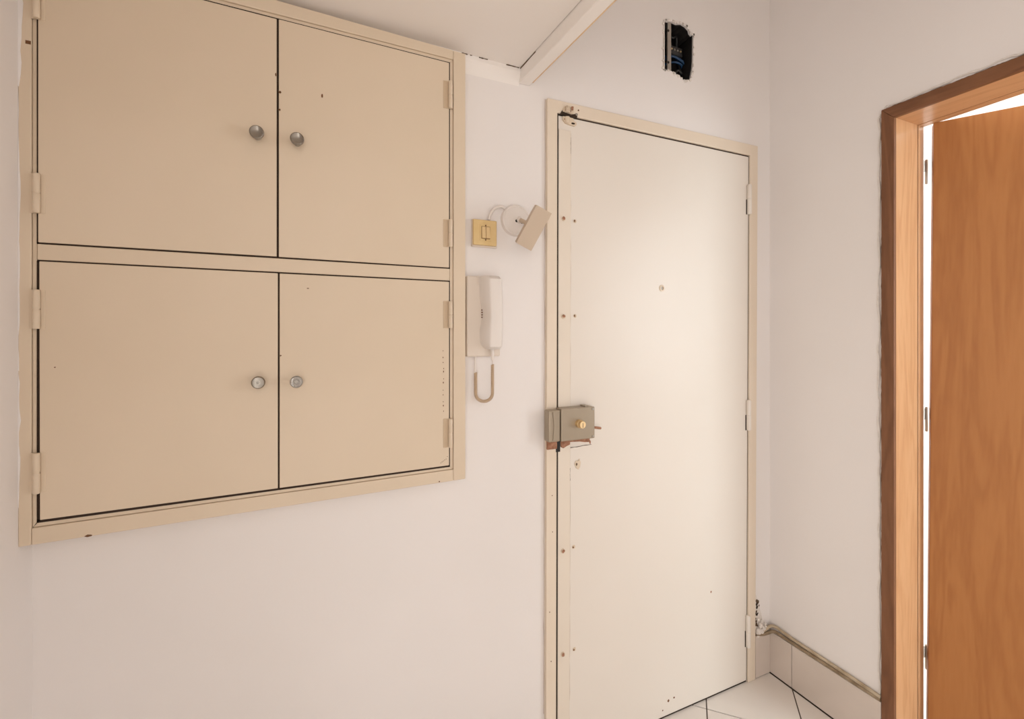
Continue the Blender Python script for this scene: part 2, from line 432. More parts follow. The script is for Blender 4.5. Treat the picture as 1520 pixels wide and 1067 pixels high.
# ================================================================== WALL CABINET
FY = -.050      # face plane of the cabinet
cab = thing('wall_cabinet', (-.06, 0, .915), 'large cream built-in wall cabinet with four doors under the lowered ceiling', 'cabinet')
def board(name, pts, parent, y0, y1, mat='cream', bv=.0015):
    return obj(name, prism(NB(), pts, XZ, y0, y1), mat, parent, bevel=bv)
TOPL, TOPR = 2.093, 2.073       # the top edge falls a little to the right
tl = lambda x: TOPL + (TOPR - TOPL) * (x + .505) / .889
bl = lambda x: .9152 + (.9290 - .9152) * (x + .505) / .889
board('stile', [(XL, bl(XL)), (-.4865, bl(-.4865)), (-.4865, tl(-.4865)), (XL, tl(XL))], cab, 0, FY)
board('stile', [(.3505, bl(.3505)), (.3838, bl(.3838)), (.3838, tl(.3838)), (.3505, tl(.3505))], cab, 0, FY)
board('rail', [(-.486, 2.054), (.350, 2.050), (.350, tl(.350)), (-.486, tl(-.486))], cab, 0, FY)
board('rail', [(-.486, bl(-.486)), (.350, bl(.350)), (.350, .9585), (-.486, .9475)], cab, 0, FY)
board('rail', [(-.478, 1.4628), (.340, 1.4605), (.340, 1.4920), (-.478, 1.4932)], cab, 0, FY)
# recessed inner lips round the doors
LY = FY + .004
board('lip', [(-.486, .948), (-.4795, .958), (-.4795, 2.046), (-.486, 2.0538)], cab, -.008, LY, bv=.0008)
board('lip', [(.3415, .966), (.350, .959), (.350, 2.0498), (.3415, 2.041)], cab, -.008, LY, bv=.0008)
board('lip', [(-.4855, 2.0538), (-.479, 2.046), (.341, 2.041), (.3498, 2.0497)], cab, -.008, LY, bv=.0008)
board('lip', [(-.4855, .9480), (.3498, .9590), (.341, .9660), (-.479, .9560)], cab, -.008, LY, bv=.0008)
# plaster filling between the cabinet top and the lowered ceiling
o = obj('plaster_filler', prism(NB(), [(XL, tl(XL) + .0003), (.3838, tl(.3838) + .0003), (.3838, ZL), (XL, ZL)], XZ, 0, -.014), 'ceiling', cab)
# carcass back board: painted dark for the shade inside
obj('back_panel', box(NB(), XL + .003, .35, -.003, -.001, .95, 2.06), 'gap', cab)

def knob(parent, x, z, mat, kind):
    bm = NB()
    if kind == 0:
        prof = [(0, 0), (.0085, 0), (.0085, .002), (.0055, .004), (.0050, .013), (.0085, .017), (.0140, .020), (.0148, .0225), (.0146, .0265), (.0125, .0285), (.0105, .0275), (.005, .0262), (0, .0260)]
    else:
        prof = [(0, 0), (.0085, 0), (.0085, .002), (.0062, .004), (.0062, .009), (.0110, .012), (.0138, .017), (.0138, .023), (.0118, .0262), (.006, .0270), (.0022, .0268), (.0016, .0255), (0, .0255)]
    lathe(bm, prof, (x, FY, z), (0, -1, 0), 28)
    k = obj('knob', bm, mat, parent, smooth=True)
    return k
def hinge(parent, x, z0, z1, side):
    """pin hinge over the gap: two knuckles and a plate on the door"""
    zm = (z0 + z1) / 2; r = .0056
    h = obj('hinge', lathe(NB(), [(0, 0), (r * .8, 0), (r, .0015), (r, zm - z0 - .0018), (r * .82, zm - z0 - .0006), (r * .82, zm - z0 + .0006), (r, zm - z0 + .0018), (r, z1 - z0 - .0015), (r * .8, z1 - z0), (0, z1 - z0)], (x, FY - .005, z0), (0, 0, 1), 16), 'cream', parent, smooth=True)
    for dx in (-.0066, .0066):
        obj('hinge_shade', box(NB(), x + dx - .0008, x + dx + .0008, FY - .0005, FY + .0005, z0 + .001, z1 - .001), 'seam', h if False else parent)  # thin strips painted as the shade beside the barrel
    return h
def plate(parent, x0, x1, z0, z1):
    return obj('hinge_plate', box(NB(), x0, x1, FY - .0012, FY + .001, z0, z1), 'plate_cream' if x0 > 0 else 'cream', parent, bevel=.0005)
DT = .018
# upper left, upper right, lower left, lower right
d1 = board('door', [(-.4768, 1.4965), (-.0684, 1.4967), (-.0684, 2.0402), (-.4768, 2.0438)], cab, FY + DT, FY, bv=.0012)
d2 = board('door', [(-.0640, 1.4963), (.3385, 1.4950), (.3385, 2.0380), (-.0640, 2.0410)], cab, FY + DT, FY, bv=.0012)
d3 = board('door', [(-.4742, .9615), (-.0660, .9660), (-.0660, 1.4585), (-.4752, 1.4600)], cab, FY + DT, FY, bv=.0012)
d4 = board('door', [(-.0624, .9662), (.3385, .9708), (.3385, 1.4575), (-.0624, 1.4583)], cab, FY + DT, FY, bv=.0012)
d1['label'] = 'upper left cabinet door'; d2['label'] = 'upper right cabinet door with a chipped spot'
d3['label'] = 'lower left cabinet door'; d4['label'] = 'lower right cabinet door with flaking hinge edge'
for d, x, z, m, kd in ((d1, -.1061, 1.7644, 'metal', 0), (d2, -.0255, 1.7635, 'metal', 0), (d3, -.1034, 1.2120, 'metal', 1), (d4, -.0269, 1.2102, 'acrylic', 1)):
    knob(d, x, z, m, kd)
obj('knob_core', lathe(NB(), [(0, .002), (.004, .002), (.004, .022), (0, .022)], (-.0269, FY, 1.2102), (0, -1, 0), 12), 'metal_dull', d4)
for d, z0, z1 in ((d1, 1.5517, 1.6271), (d1, 1.924, 1.999), (d3, 1.3298, 1.4047), (d3, 1.0143, 1.0919)):
    hinge(d, -.4770, z0, z1, -1); plate(d, -.4725, -.4660, z0, z1); plate(d, -.4885, -.4815, z0, z1)
for d, z0, z1 in ((d2, 1.9151, 1.9874), (d2, 1.5496, 1.6217), (d4, 1.3345, 1.4058), (d4, 1.0192, 1.0954)):
    hinge(d, .3412, z0, z1, 1); plate(d, .3225, .3355, z0, z1)
SY = FY + .003      # dark strips for the painted shadow gaps round the doors, just below the face
def seam(pts, y=SY, parent=None, nm='shadow_joint'):
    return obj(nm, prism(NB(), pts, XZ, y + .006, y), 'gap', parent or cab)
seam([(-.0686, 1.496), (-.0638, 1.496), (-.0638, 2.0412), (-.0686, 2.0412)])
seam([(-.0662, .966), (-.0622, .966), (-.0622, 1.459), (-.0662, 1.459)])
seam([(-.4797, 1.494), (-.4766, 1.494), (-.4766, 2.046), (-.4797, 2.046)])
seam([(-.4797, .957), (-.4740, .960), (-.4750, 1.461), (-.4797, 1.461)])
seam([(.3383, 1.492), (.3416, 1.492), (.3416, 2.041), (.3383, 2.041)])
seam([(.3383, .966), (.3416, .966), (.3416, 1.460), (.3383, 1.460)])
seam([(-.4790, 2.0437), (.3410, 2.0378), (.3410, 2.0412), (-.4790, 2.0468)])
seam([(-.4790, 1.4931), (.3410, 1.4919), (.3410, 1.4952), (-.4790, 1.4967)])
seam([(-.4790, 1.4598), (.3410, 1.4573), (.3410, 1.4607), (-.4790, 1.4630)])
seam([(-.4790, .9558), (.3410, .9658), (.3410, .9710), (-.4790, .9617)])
bits('paint_chip', 'chip', d2, .0275, 1.8847, .0042, FY, seed=3, sz=1.4, sx=.7)
bits('paint_chip', 'chip', d2, -.0618, 1.8734, .0035, FY, seed=5)
bits('paint_chip', 'chip', d2, -.0622, 1.8335, .0028, FY, seed=8)
bits('paint_chip', 'chip', d1, -.0700, 1.912, .0028, FY, seed=9, sz=1.8, sx=.6)
bits('paint_chip', 'chip', d4, -.0032, 1.4263, .0022, FY, seed=11, sx=1.5, sz=.6)
bits('paint_chip', 'chip', d4, -.060, 1.270, .0022, FY, seed=12)
bits('paint_chip', 'chip', d3, -.452, 1.255, .0016, FY, seed=13)
for k in range(12):
    bits('paint_chip', 'chip', d4, .3228 + random.uniform(-.001, .001), 1.275 - k * .0145 + random.uniform(-.004, .004), random.uniform(.0008, .0016), FY, seed=20 + k, sz=1.8, n=6)
for k in range(6):
    bits('paint_chip', 'chip', d4, .316 + k * .0035, .980 + k * .0022 + (k == 5) * .004, .0012, FY, seed=40 + k, n=6, sx=1.6, sz=.6)
st = [o_ for o_ in cab.children if o_.name.startswith('stile')][0]
o = obj('paint_chip', box(NB(), -.4945, -.4868, FY - .0006, FY, 1.8735, 1.8800), 'chip', cab)
bits('paint_chip', 'chip', cab, -.4018, .9186, .005, FY, seed=50, sx=1.5, sz=.5)
bits('paint_chip', 'chip', cab, .312, .9315, .002, FY, seed=51)
# wall paint smeared over the left stile
def smear(z0, z1, wmax, seed):
    rn = random.Random(seed); n = max(6, int((z1 - z0) / .022)); pts = []
    for k in range(n + 1):
        z = z0 + (z1 - z0) * k / n
        pts.append((XL + wmax * (.25 + .75 * rn.random()) * math.sin(math.pi * min(1, max(.06, k / n))) ** .5, z))
    return obj('paint_smear', prism(NB(), pts + [(XL + .0001, z1), (XL + .0001, z0)], XZ, FY, FY - .0007), 'wall', cab)
smear(1.790, 2.088, .009, 1); smear(1.25, 1.79, .004, 2); smear(.99, 1.25, .005, 3)

# ================================================================== ENTRANCE DOOR (door_1)
dr = thing('door_1', (1.10, 0, 0), 'cream painted entrance door with rim lock, bolts and frame in the front wall', 'door', kind=S)
frm = [(.6495, 0), (.6845, 0), (.6895, 1.9915), (1.5265, 1.9945), (1.5150, 0), (1.5540, 0), (1.5680, 2.0365), (.6550, 2.0300)]
fo = obj('door_frame', prism(NB(), frm, XZ, .10, -.012), 'frame_cream', dr, bevel=.002)
# rebate behind the leaf (closes the gap), painted dark as the shade in it
obj('door_stop', holed(NB(), [(.664, 0.001), (.664, 2.02), (1.554, 2.02), (1.554, 0.001)], [[(.72, .03), (1.49, .03), (1.49, 1.96), (.72, 1.96)]], XZ, .042, .065), 'gap', dr)
obj('threshold', box(NB(), .690, 1.514, .004, .10, 0, .0045), 'gap', dr)
leaf = obj('leaf', prism(NB(), [(.6890, .007), (1.5115, .007), (1.5230, 1.9900), (.6930, 1.9870)], XZ, .038, -.007), 'door_cream', dr, bevel=.0018)
LF = -.007
# dark strips painted for the shadow in the joint round the leaf
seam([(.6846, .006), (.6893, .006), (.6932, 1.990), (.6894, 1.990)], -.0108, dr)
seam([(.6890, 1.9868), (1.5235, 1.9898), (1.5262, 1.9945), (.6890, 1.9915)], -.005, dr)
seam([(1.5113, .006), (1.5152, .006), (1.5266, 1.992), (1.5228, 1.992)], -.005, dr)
# flat cover bar down the lock side
obj('cover_bar', prism(NB(), [(.6905, .012), (.7335, .012), (.7385, 1.945), (.6945, 1.945)], XZ, LF, LF - .0032), 'bar_cream', leaf, bevel=.0015)
for x, z in ((.7110, 1.6711), (.7110, 1.3719), (.7090, .655), (.7085, .3391)):
    obj('bolt', lathe(NB(), [(0, 0), (.0068, 0), (.0068, .0030), (.0050, .0045), (0, .0048)], (x, LF - .0032, z), (0, -1, 0), 10), 'cream', leaf, smooth=True)
    bits('paint_chip', 'rust', leaf, x - .001, z + .001, .0062, LF - .0081, seed=int(z * 1000), thick=.0004)
for x, z in ((.7545, 1.6692), (.7545, 1.3746), (.7495, .658), (.7515, .340)):
    obj('screw', lathe(NB(), [(0, 0), (.0060, 0), (.0045, .0026), (.0015, .0030), (.0015, .0018), (0, .0018)], (x, LF, z), (0, -1, 0), 10), 'cream', leaf, smooth=True)
    bits('paint_chip', 'chip', leaf, x - .003, z, .0040, LF - .0030, seed=int(z * 700), thick=.0004, sx=.7)
for x, z, r_, s_ in ((.7245, .745, .0022, 61), (.7225, .700, .0030, 62), (1.3289, .3838, .0045, 63), (1.13, .055, .005, 64), (1.155, .058, .004, 65), (1.105, .030, .003, 66)):
    bits('paint_chip', 'chip' if s_ != 63 else 'rust', leaf, x, z, r_, LF - (.0022 if x < .74 else 0), seed=s_, thick=.0004)
crack('bar_edge_shade', jit((.7392, LF - .0002, 1.94), (.7342, LF - .0002, .02), 60, .0005), .8, leaf, 'seam')  # thin line painted as the soft shading along the bar edge
crack('crack', jit((.7375, LF - .003, 1.925), (.7370, LF - .003, 1.875), 8, .0008), .5, leaf)
crack('crack', jit((.7355, LF - .003, .905), (.7350, LF - .003, .865), 8, .0008), .5, leaf)
# peephole
obj('peephole', lathe(NB(), [(0, 0), (.0115, 0), (.0115, .0022), (.0085, .0040), (.0062, .0040), (.0055, .0010), (0, .0006)], (1.100, LF, 1.4747), (0, -1, 0), 20), 'frame_cream', leaf, smooth=True)
obj('peephole_lens', lathe(NB(), [(0, .0008), (.0052, .0009), (.004, .0020), (0, .0024)], (1.100, LF, 1.4747), (0, -1, 0), 14), 'metal_dull', leaf, smooth=True)
# old escutcheon below the lock
obj('escutcheon', prism(NB(), [(.752, .915), (.757, .902), (.766, .896), (.772, .905), (.774, .918), (.769, .930), (.765, .924), (.757, .925)], XZ, LF, LF - .003), 'cream', leaf, bevel=.001)
bits('keyhole', 'crack', leaf, .7585, .914, .005, LF - .003, seed=70, sx=.6, sz=1.3)
# hinges
for z0, z1 in ((1.7702, 1.8828), (.954, 1.0687), (.1355, .2568)):
    zm = (z0 + z1) / 2; x = 1.5190 if z0 > 1.5 else (1.5155 if z0 > .5 else 1.5125)
    r = .0085
    h = obj('hinge', lathe(NB(), [(0, 0), (r * .7, 0), (r, .004), (r, zm - z0 - .0015), (r * .8, zm - z0), (r, zm - z0 + .0015), (r, z1 - z0 - .004), (r * .7, z1 - z0), (0, z1 - z0)], (x, -.014, z0), (0, 0, 1), 14), 'door_cream', dr, smooth=True)
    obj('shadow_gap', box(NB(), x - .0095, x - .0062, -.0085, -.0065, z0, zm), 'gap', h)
# top bolt: broken keeper on the head and stub on the leaf
bm = NB()
lathe(bm, [(0, 0), (.0085, 0), (.0105, .002), (.0110, .010), (.0095, .017), (.0045, .0215), (0, .022)], (.7225, -.0125, 1.9965), (0, 0, 1), 18)
prism(bm, [(.706, 1.9975), (.744, 1.9965), (.744, 2.012), (.737, 2.018), (.716, 2.014), (.708, 2.006)], XZ, -.012, -.0150)
tb = obj('top_bolt', bm, 'cream', dr, smooth=True)
for k in range(5):
    obj('ridge', box(NB(), .7135 + k * .0045, .7145 + k * .0045, -.0236 + abs(k - 2) * .0012, -.015, 1.9985, 2.0125), 'seam', tb)
obj('bolt_pin', lathe(NB(), [(0, 0), (.0036, 0), (.0036, .010), (0, .010)], (.7375, -.018, 2.006), (0, -.3, 1), 10), 'rust', tb, smooth=True)
obj('bolt_grime', prism(NB(), [(.6975, 1.9885), (.703, 1.9985), (.708, 2.0035), (.711, 1.9985), (.724, 1.9955), (.738, 1.9945), (.750, 1.9985), (.757, 1.9975), (.759, 1.9900), (.745, 1.9865), (.720, 1.9870)], XZ, -.0060, -.0136), 'gap', dr)
bm = NB()
lathe(bm, [(0, 0), (.0065, .001), (.0095, .006), (.0098, .020), (0, .0205)], (.7235, LF - .002, 1.9645), (0, 0, 1), 18)
prism(bm, [(.709, 1.985), (.709, 1.974), (.717, 1.966), (.731, 1.963), (.750, 1.962), (.757, 1.966), (.757, 1.973), (.748, 1.977), (.745, 1.985)], XZ, LF, LF - .0055)
obj('bolt_plate', bm, 'cream', leaf, smooth=True)
bits('bolt_hole', 'gap', leaf, .7445, 1.9685, .0058, LF - .0055, seed=81, sx=1.4, sz=.7)
bits('paint_chip', 'rust', leaf, .7145, 1.9765, .0030, LF - .0055, seed=83)
obj('screw', lathe(NB(), [(0, 0), (.005, 0), (.004, .003), (0, .0032)], (.756, -.012, 1.998), (0, -1, 0), 10), 'metal_dull', tb)
bits('paint_chip', 'chip', fo, .764, 2.0130, .0032, -.012, seed=82)
for x, z in ((.671, .83), (.672, .72), (.667, .33), (.662, .48)):
    bits('paint_chip', 'chip', fo, x, z, .0018, -.012, seed=int(z * 999))
# rim lock
lk = obj('rim_lock', box(NB(), .6835, .8020, LF, -.045, .9985, 1.0955), 'lock', leaf, bevel=.0025)
lk['label'] = 'grey steel rim lock with brass cylinder'
obj('lock_cover', box(NB(), .6905, .8000, -.045, -.0470, 1.0005, 1.0935), 'lock', lk, bevel=.001) if False else None
keep = obj('lock_keeper', box(NB(), .6430, .6812, -.012, -.043, .9990, 1.0925), 'lock', dr, bevel=.004)
obj('keeper_ridge', prism(NB(), [(.655, 1.004), (.660, 1.004), (.665, 1.045), (.660, 1.088), (.655, 1.088), (.659, 1.045)], XZ, -.043, -.0455), 'lock', dr, bevel=.0008)
obj('cylinder', lathe(NB(), [(0, 0), (.0125, 0), (.0125, .012), (.0110, .0135), (.0110, .022), (.0100, .0235), (0, .0235)], (.7440, -.045, 1.0480), (0, -1, 0), 24), 'brass', dr, smooth=True)
obj('keyway', box(NB(), .7432, .7448, -.0685, -.0688, 1.0400, 1.0535), 'black', dr)
for x, z in ((.7945, 1.0885), (.7945, 1.0055)):
    obj('screw', lathe(NB(), [(0, 0), (.0036, 0), (.0028, .0018), (0, .002)], (x, -.045, z), (0, -1, 0), 12), 'metal_dull', dr, smooth=True)
obj('lock_tab', prism(NB(), [(.770, 1.0960), (.785, 1.0960), (.785, 1.099), (.770, 1.099)], XZ, -.012, -.040), 'lock', dr)
obj('latch_lever', tube(NB(), [(.798, -.026, 1.0290), (.815, -.028, 1.0265), (.8345, -.030, 1.0235)], [.0042, .0042, .0038], 10), 'rust', dr, smooth=True)
# rusty keeper plate and old lock trace below
obj('rusty_plate', box(NB(), .6505, .6835, -.012, -.020, .9720, 1.000), 'rust', dr, bevel=.001)
obj('rusty_tongue', prism(NB(), [(.700, .9975), (.700, .974), (.710, .969), (.720, .974), (.733, .978), (.735, .9975)], XZ, LF - .0032, -.013), 'rust', dr, bevel=.0008)
obj('dark_slot', box(NB(), .6835, .6985, -.0065, -.0125, .960, .9985), 'black', dr)
obj('rust_line', prism(NB(), [(.735, .9960), (.808, .9900), (.808, .9780), (.790, .9790), (.772, .9825), (.735, .9850)], XZ, LF, LF - .0010), 'rust', dr)
crack('crack', jit((.690, LF - .0025, .9655), (.815, LF - .0005, .970), 12, .0008), .8, leaf)
bits('paint_chip', 'rust', leaf, .810, .977, .005, LF, seed=91, sx=.7, sz=1.3)
# crack of the plaster round the frame
def wob(a, b, n, j, y):
    return [(p.x, y, p.z) for p in jit(a, b, n, j)]
crack('crack', wob((1.5715, 0, 2.025), (1.5590, 0, .17), 60, .0014, -.0006), .9, WF)
crack('crack', wob((.664, 0, 2.0335), (1.5640, 0, 2.0395), 40, .0010, -.0006), .7, WF, 'seam')
crack('crack', wob((.6525, 0, 2.03), (.6470, 0, .17), 50, .0008, -.0006), .55, WF, 'seam')
# crumbling plaster by the lowest hinge
pp = obj('plaster_patch', prism(NB(), [(1.5615, .170), (1.596, .166), (1.612, .180), (1.606, .205), (1.598, .235), (1.588, .262), (1.575, .300), (1.5625, .330)], XZ, 0, -.0035), 'plaster', WF, bevel=.001)
rn = random.Random(4)
for k in range(16):
    bits('dark_spot', 'gap' if k % 2 else 'crack', WF, 1.566 + abs(rn.gauss(0, .012)), rn.uniform(.175, .300), rn.uniform(.0025, .007), -.0035, seed=100 + k, sz=1.3, n=8)  # small dark spots on the crumbled plaster

# ================================================================== WOODEN DOOR (door_2)
d2r = thing('door_2', (XR, -.82, 0), 'half open orange-brown wooden door with dark brown casing in the right wall', 'door', kind=S)
CX0, CX1 = XR - .012, XR + .001
YI, YO = -.4215, -.3870                    # casing on the hinge side
YI2, YO2 = -1.2340, -1.2690                # and on the latch side
ZC0, ZC1 = 1.9830, 2.0200
# mitred casing boards
obj('casing', prism(NB(), [(YO, 0), (YI, 0), (YI, ZC0), (YO, ZC1)], YZ, CX0, CX1), 'casing_wood', d2r, bevel=.0015)
obj('casing', prism(NB(), [(YO2, 0), (YI2, 0), (YI2, ZC0), (YO2, ZC1)], YZ, CX0, CX1), 'casing_wood', d2r, bevel=.0015)
obj('casing', prism(NB(), [(YO, ZC1), (YI, ZC0), (YI2, ZC0), (YO2, ZC1)], YZ, CX0, CX1), 'casing_wood_h', d2r, bevel=.0015)
# jambs with a rebate for the leaf
JX, JX2, GR = 1.7755, 1.8115, .0055
def jamb(y, yo, sg):
    pts = [(XR + .004, y), (JX, y), (JX, y + sg * .005), (JX + GR, y + sg * .005), (JX + GR, y), (JX2, y), (JX2, yo), (XR + .004, yo)]
    o = obj('jamb', prism(NB(), pts, XY, 0, 2.004), 'jamb_wood', d2r, bevel=.0008)
    obj('groove', box(NB(), JX, JX + GR, y + sg * .0020, y + sg * .0049, 0, 1.982), 'crack', o)
jamb(YI + .003, -.3965, 1)
jamb(YI2 - .003, -1.2615, -1)
zz = ZC0 + .003
hj = obj('head_jamb', prism(NB(), [(XR + .004, zz), (JX, zz), (JX, zz + .005), (JX + GR, zz + .005), (JX + GR, zz), (JX2, zz), (JX2, 2.0055), (XR + .004, 2.0055)], lambda a, b, d: (a, d, b), YI + .0031, YI2 - .0031), 'jamb_wood_h', d2r, bevel=.0008)
obj('groove', box(NB(), JX, JX + GR, YI2, YI, zz + .0020, zz + .0049), 'crack', hj)
# leaf: hinged on the far side of the jamb, swung 30 degrees into the next room
PX, PY = 1.836, -.4150
LWID, LTH, LTOP = .800, .036, 1.9860
bm = NB()
box(bm, -.046, -.046 + LTH, -.012 - LWID, -.012, .010, LTOP)
lean = Matrix.Rotation(R(.42), 4, 'X')
rot = Matrix.Translation((PX, PY, 0)) @ Matrix.Rotation(R(30.0), 4, 'Z') @ Matrix.Translation((0, 0, LTOP)) @ lean @ Matrix.Translation((0, 0, -LTOP))
bmesh.ops.transform(bm, matrix=rot, verts=bm.verts)
c0 = rot @ Vector((-.046 + LTH / 2, -.012 - LWID / 2, LTOP / 2))
# the mesh is built in the leaf's own axes so that the veneer runs along it
bm.free(); bm = NB(); box(bm, -LTH / 2, LTH / 2, -LWID / 2, LWID / 2, .010 - LTOP / 2, LTOP / 2)
wl = obj('leaf', bm, 'leaf_wood', d2r, bevel=.0015)
wl.matrix_parent_inverse = Matrix.Identity(4)
loc = rot @ Vector((-.046 + LTH / 2, -.012 - LWID / 2, LTOP / 2 + .005))
wl.location = loc - WORLD[d2r.name]
wl.rotation_euler = rot.to_euler()
wl['label'] = 'orange-brown veneered door leaf'
for z in (1.846, 1.041, .267):
    h = obj('hinge', lathe(NB(), [(0, -.040), (.003, -.040), (.0045, -.037), (.0045, -.001), (.0036, 0), (.0045, .001), (.0045, .037), (.003, .040), (0, .040)], (PX, PY, z), (0, 0, 1), 14), 'metal_dull', d2r, smooth=True)
    obj('hinge_plate', box(NB(), JX2, PX - .003, PY + .001, PY + .003, z, z + .036), 'metal_dull', h)
obj('sill', box(NB(), XR - .012, JX2 + .01, YI2 - .002, YI + .002, -.003, .004), 'skirt_tile', d2r, bevel=.001)
# handle on the latch side
hp = rot @ Vector((-.046, -.012 - LWID + .06, 1.02))
ax = (rot.to_3x3() @ Vector((-1, 0, 0))); ay = (rot.to_3x3() @ Vector((0, 1, 0)))
hd = obj('door_handle', lathe(NB(), [(0, 0), (.024, 0), (.024, .005), (.009, .008), (.009, .045), (0, .045)], hp, ax, 20), 'metal', d2r, smooth=True)
obj('lever', tube(NB(), [hp + ax * .04, hp + ax * .043 + ay * .05, hp + ax * .040 + ay * .11], .008, 10), 'metal', hd, smooth=True)
# caulked plaster edge round the casing
def bead(pts, n, j, r):
    out = []
    pts = [Vector(p) for p in pts]
    for i in range(len(pts) - 1):
        for k in range(n):
            p = pts[i].lerp(pts[i + 1], k / n)
            out.append(p + Vector((0, random.uniform(-j, j), random.uniform(-j, j))))
    out.append(pts[-1])
    return spline(out, 4)
bp_ = bead([(XR + .001, -.3770, .165), (XR + .001, -.3745, 1.0), (XR + .001, -.3770, 2.0), (XR + .001, -.396, 2.0290), (XR + .001, -.80, 2.0330), (XR + .001, -1.25, 2.0300)], 22, .0030, .004)
obj('caulk_edge', tube(NB(), bp_, [.0042 + .0016 * math.sin(i * .37) * random.random() for i in range(len(bp_))], 6), 'plaster', WR, smooth=True)
bp_ = bead([(XR - .0006, -.3840, .165), (XR - .0006, -.3835, 1.0), (XR - .0006, -.3840, 2.012), (XR - .0006, -.392, 2.0225), (XR - .0006, -.80, 2.0230), (XR - .0006, -1.25, 2.0228)], 20, .0012, .004)
obj('crack', tube(NB(), bp_, [.0012 + .0014 * random.random() for _ in bp_], 5), 'crack', WR)

# ================================================================== THINGS ON THE WALL
def U(x, z, y):     # a point seen at (x, z) on the wall, moved to depth y along the line of sight
    k = (CAM_D + y) / CAM_D
    return Vector((x * k, y, CAM_H + (z - CAM_H) * k))

# --- switch
sw = thing('light_switch', (.455, 0, 1.57), 'yellowed ivory double light switch beside the cabinet', 'switch')
obj('back_box', box(NB(), .4165, .4915, -.0005, -.010, 1.5650, 1.6420), 'warm_plastic', sw, bevel=.001)
pl = obj('switch_plate', box(NB(), .4165, .4875, -.010, -.020, 1.5685, 1.6400), 'ivory', sw, bevel=.003)
obj('rocker_frame', box(NB(), .4360, .4695, -.020, -.0210, 1.5800, 1.6270), 'ivory', sw, bevel=.0006)
obj('rocker_gap', box(NB(), .4400, .4660, -.0210, -.0213, 1.5860, 1.6210), 'chip', sw)
for x in (.4412, .4538):
    bm = NB(); prism(bm, [(-.0212, 1.5872), (-.0255, 1.5880), (-.0225, 1.6195), (-.0212, 1.6200)], YZ, x, x + .0112)
    obj('rocker', bm, 'ivory_light', sw, bevel=.0006)
for z in (1.5832, 1.6238):
    obj('screw', lathe(NB(), [(0, 0), (.0022, 0), (.0018, .0012), (0, .0014)], (.4530, -.0210, z), (0, -1, 0), 10), 'chip', sw)

# --- wall spotlight
sp = thing('wall_spotlight', (.553, 0, 1.653), 'small beige cylinder spotlight on a round white wall base beside the door frame', 'lamp')
bc = U(.5606, 1.6558, -.018); bc.y = 0
bs_ = obj('wall_base', lathe(NB(), [(0, 0), (.0455, 0), (.0455, .010), (.0440, .013), (.0405, .0145), (.0385, .0135), (.036, .0150), (.015, .0195), (0, .0200)], bc, (0, -1, 0), 40), 'white_plastic', sp, smooth=True)
for dx, dz in ((-.003, -.004), (.013, -.006)):
    obj('screw', lathe(NB(), [(0, 0), (.0045, 0), (.0035, .002), (0, .0022)], (bc.x + dx, -.0195, bc.z + dz), (0, -1, 0), 12), 'black', bs_)
a_top = U(.6458, 1.694, -.078); a_bot = U(.5782, 1.5797, -.078)
cen = (a_top + a_bot) / 2
vw = (cen - Vector((0, -CAM_D, CAM_H))).normalized()
vx = vw.cross(Vector((0, 0, 1))).normalized(); vz = vx.cross(vw).normalized()
L_, Rr = .1155, .0240
axis = (vx * .488 + vz * .873).normalized()
side = axis.cross(vw).normalized()
dirn = Matrix.Rotation(R(7), 3, axis)       # the square shade is turned a little about its own axis
sd, fd = dirn @ side, dirn @ vw
bm = NB()
for k, (w_, h0, h1) in enumerate(((Rr, -L_ / 2, L_ / 2),)):
    vv = [bm.verts.new(cen + sd * a * w_ + fd * b * w_ + axis * c) for c in (h0, h1) for a, b in ((-1, -1), (1, -1), (1, 1), (-1, 1))]
    for f in ((0, 3, 2, 1), (4, 5, 6, 7), (0, 1, 5, 4), (1, 2, 6, 5), (2, 3, 7, 6), (3, 0, 4, 7)): bm.faces.new([vv[q] for q in f])
bmesh.ops.recalc_face_normals(bm, faces=bm.faces)
# hollow lower end
bot = [f for f in bm.faces if (f.calc_center_median() - (cen - axis * L_ / 2)).length < 1e-4]
r_ = bmesh.ops.inset_region(bm, faces=bot, thickness=.002)
ex = bmesh.ops.extrude_face_region(bm, geom=bot)
bmesh.ops.translate(bm, vec=axis * .03, verts=[v for v in ex['geom'] if isinstance(v, bmesh.types.BMVert)])
bmesh.ops.delete(bm, geom=bot, context='FACES')
bmesh.ops.recalc_face_normals(bm, faces=bm.faces)
obj('shade', bm, 'beige', sp, bevel=.0006)
j0 = Vector((bc.x + .006, -.019, bc.z)); j1 = cen + axis * .012 + vx * -.018
obj('swivel', lathe(NB(), [(0, -.004), (.009, -.004), (.010, .004), (.008, .010), (0, .011)], j0, (j1 - j0), 16), 'white_plastic', sp, smooth=True)
obj('arm', tube(NB(), [j0, j0.lerp(j1, .5), j1], [.0065, .0060, .0060], 12), 'beige', sp, smooth=True)
cb = spline([(.4680, -.008, 1.6435), (.4700, -.009, 1.656), (.4790, -.010, 1.672), (.4930, -.010, 1.683), (.506, -.010, 1.686), (.517, -.009, 1.682)], 8)
obj('supply_cable', tube(NB(), cb, .0042, 10), 'white_plastic', sp, smooth=True)

# --- door intercom
ic = thing('intercom_handset', (.45, 0, 1.25), 'white wall intercom with handset and short coiled cord', 'intercom')
obj('base_plate', prism(NB(), [(.3965, 1.2560), (.4960, 1.2560), (.4960, 1.4760), (.4940, 1.4810), (.3965, 1.4800)], XZ, -.0005, -.024), 'warm_plastic', ic, bevel=.004, seg=3)
for x in (.424, .4305, .437):
    obj('rib', box(NB(), x, x + .0028, -.024, -.0252, 1.456, 1.478), 'warm_plastic', ic, bevel=.0005)
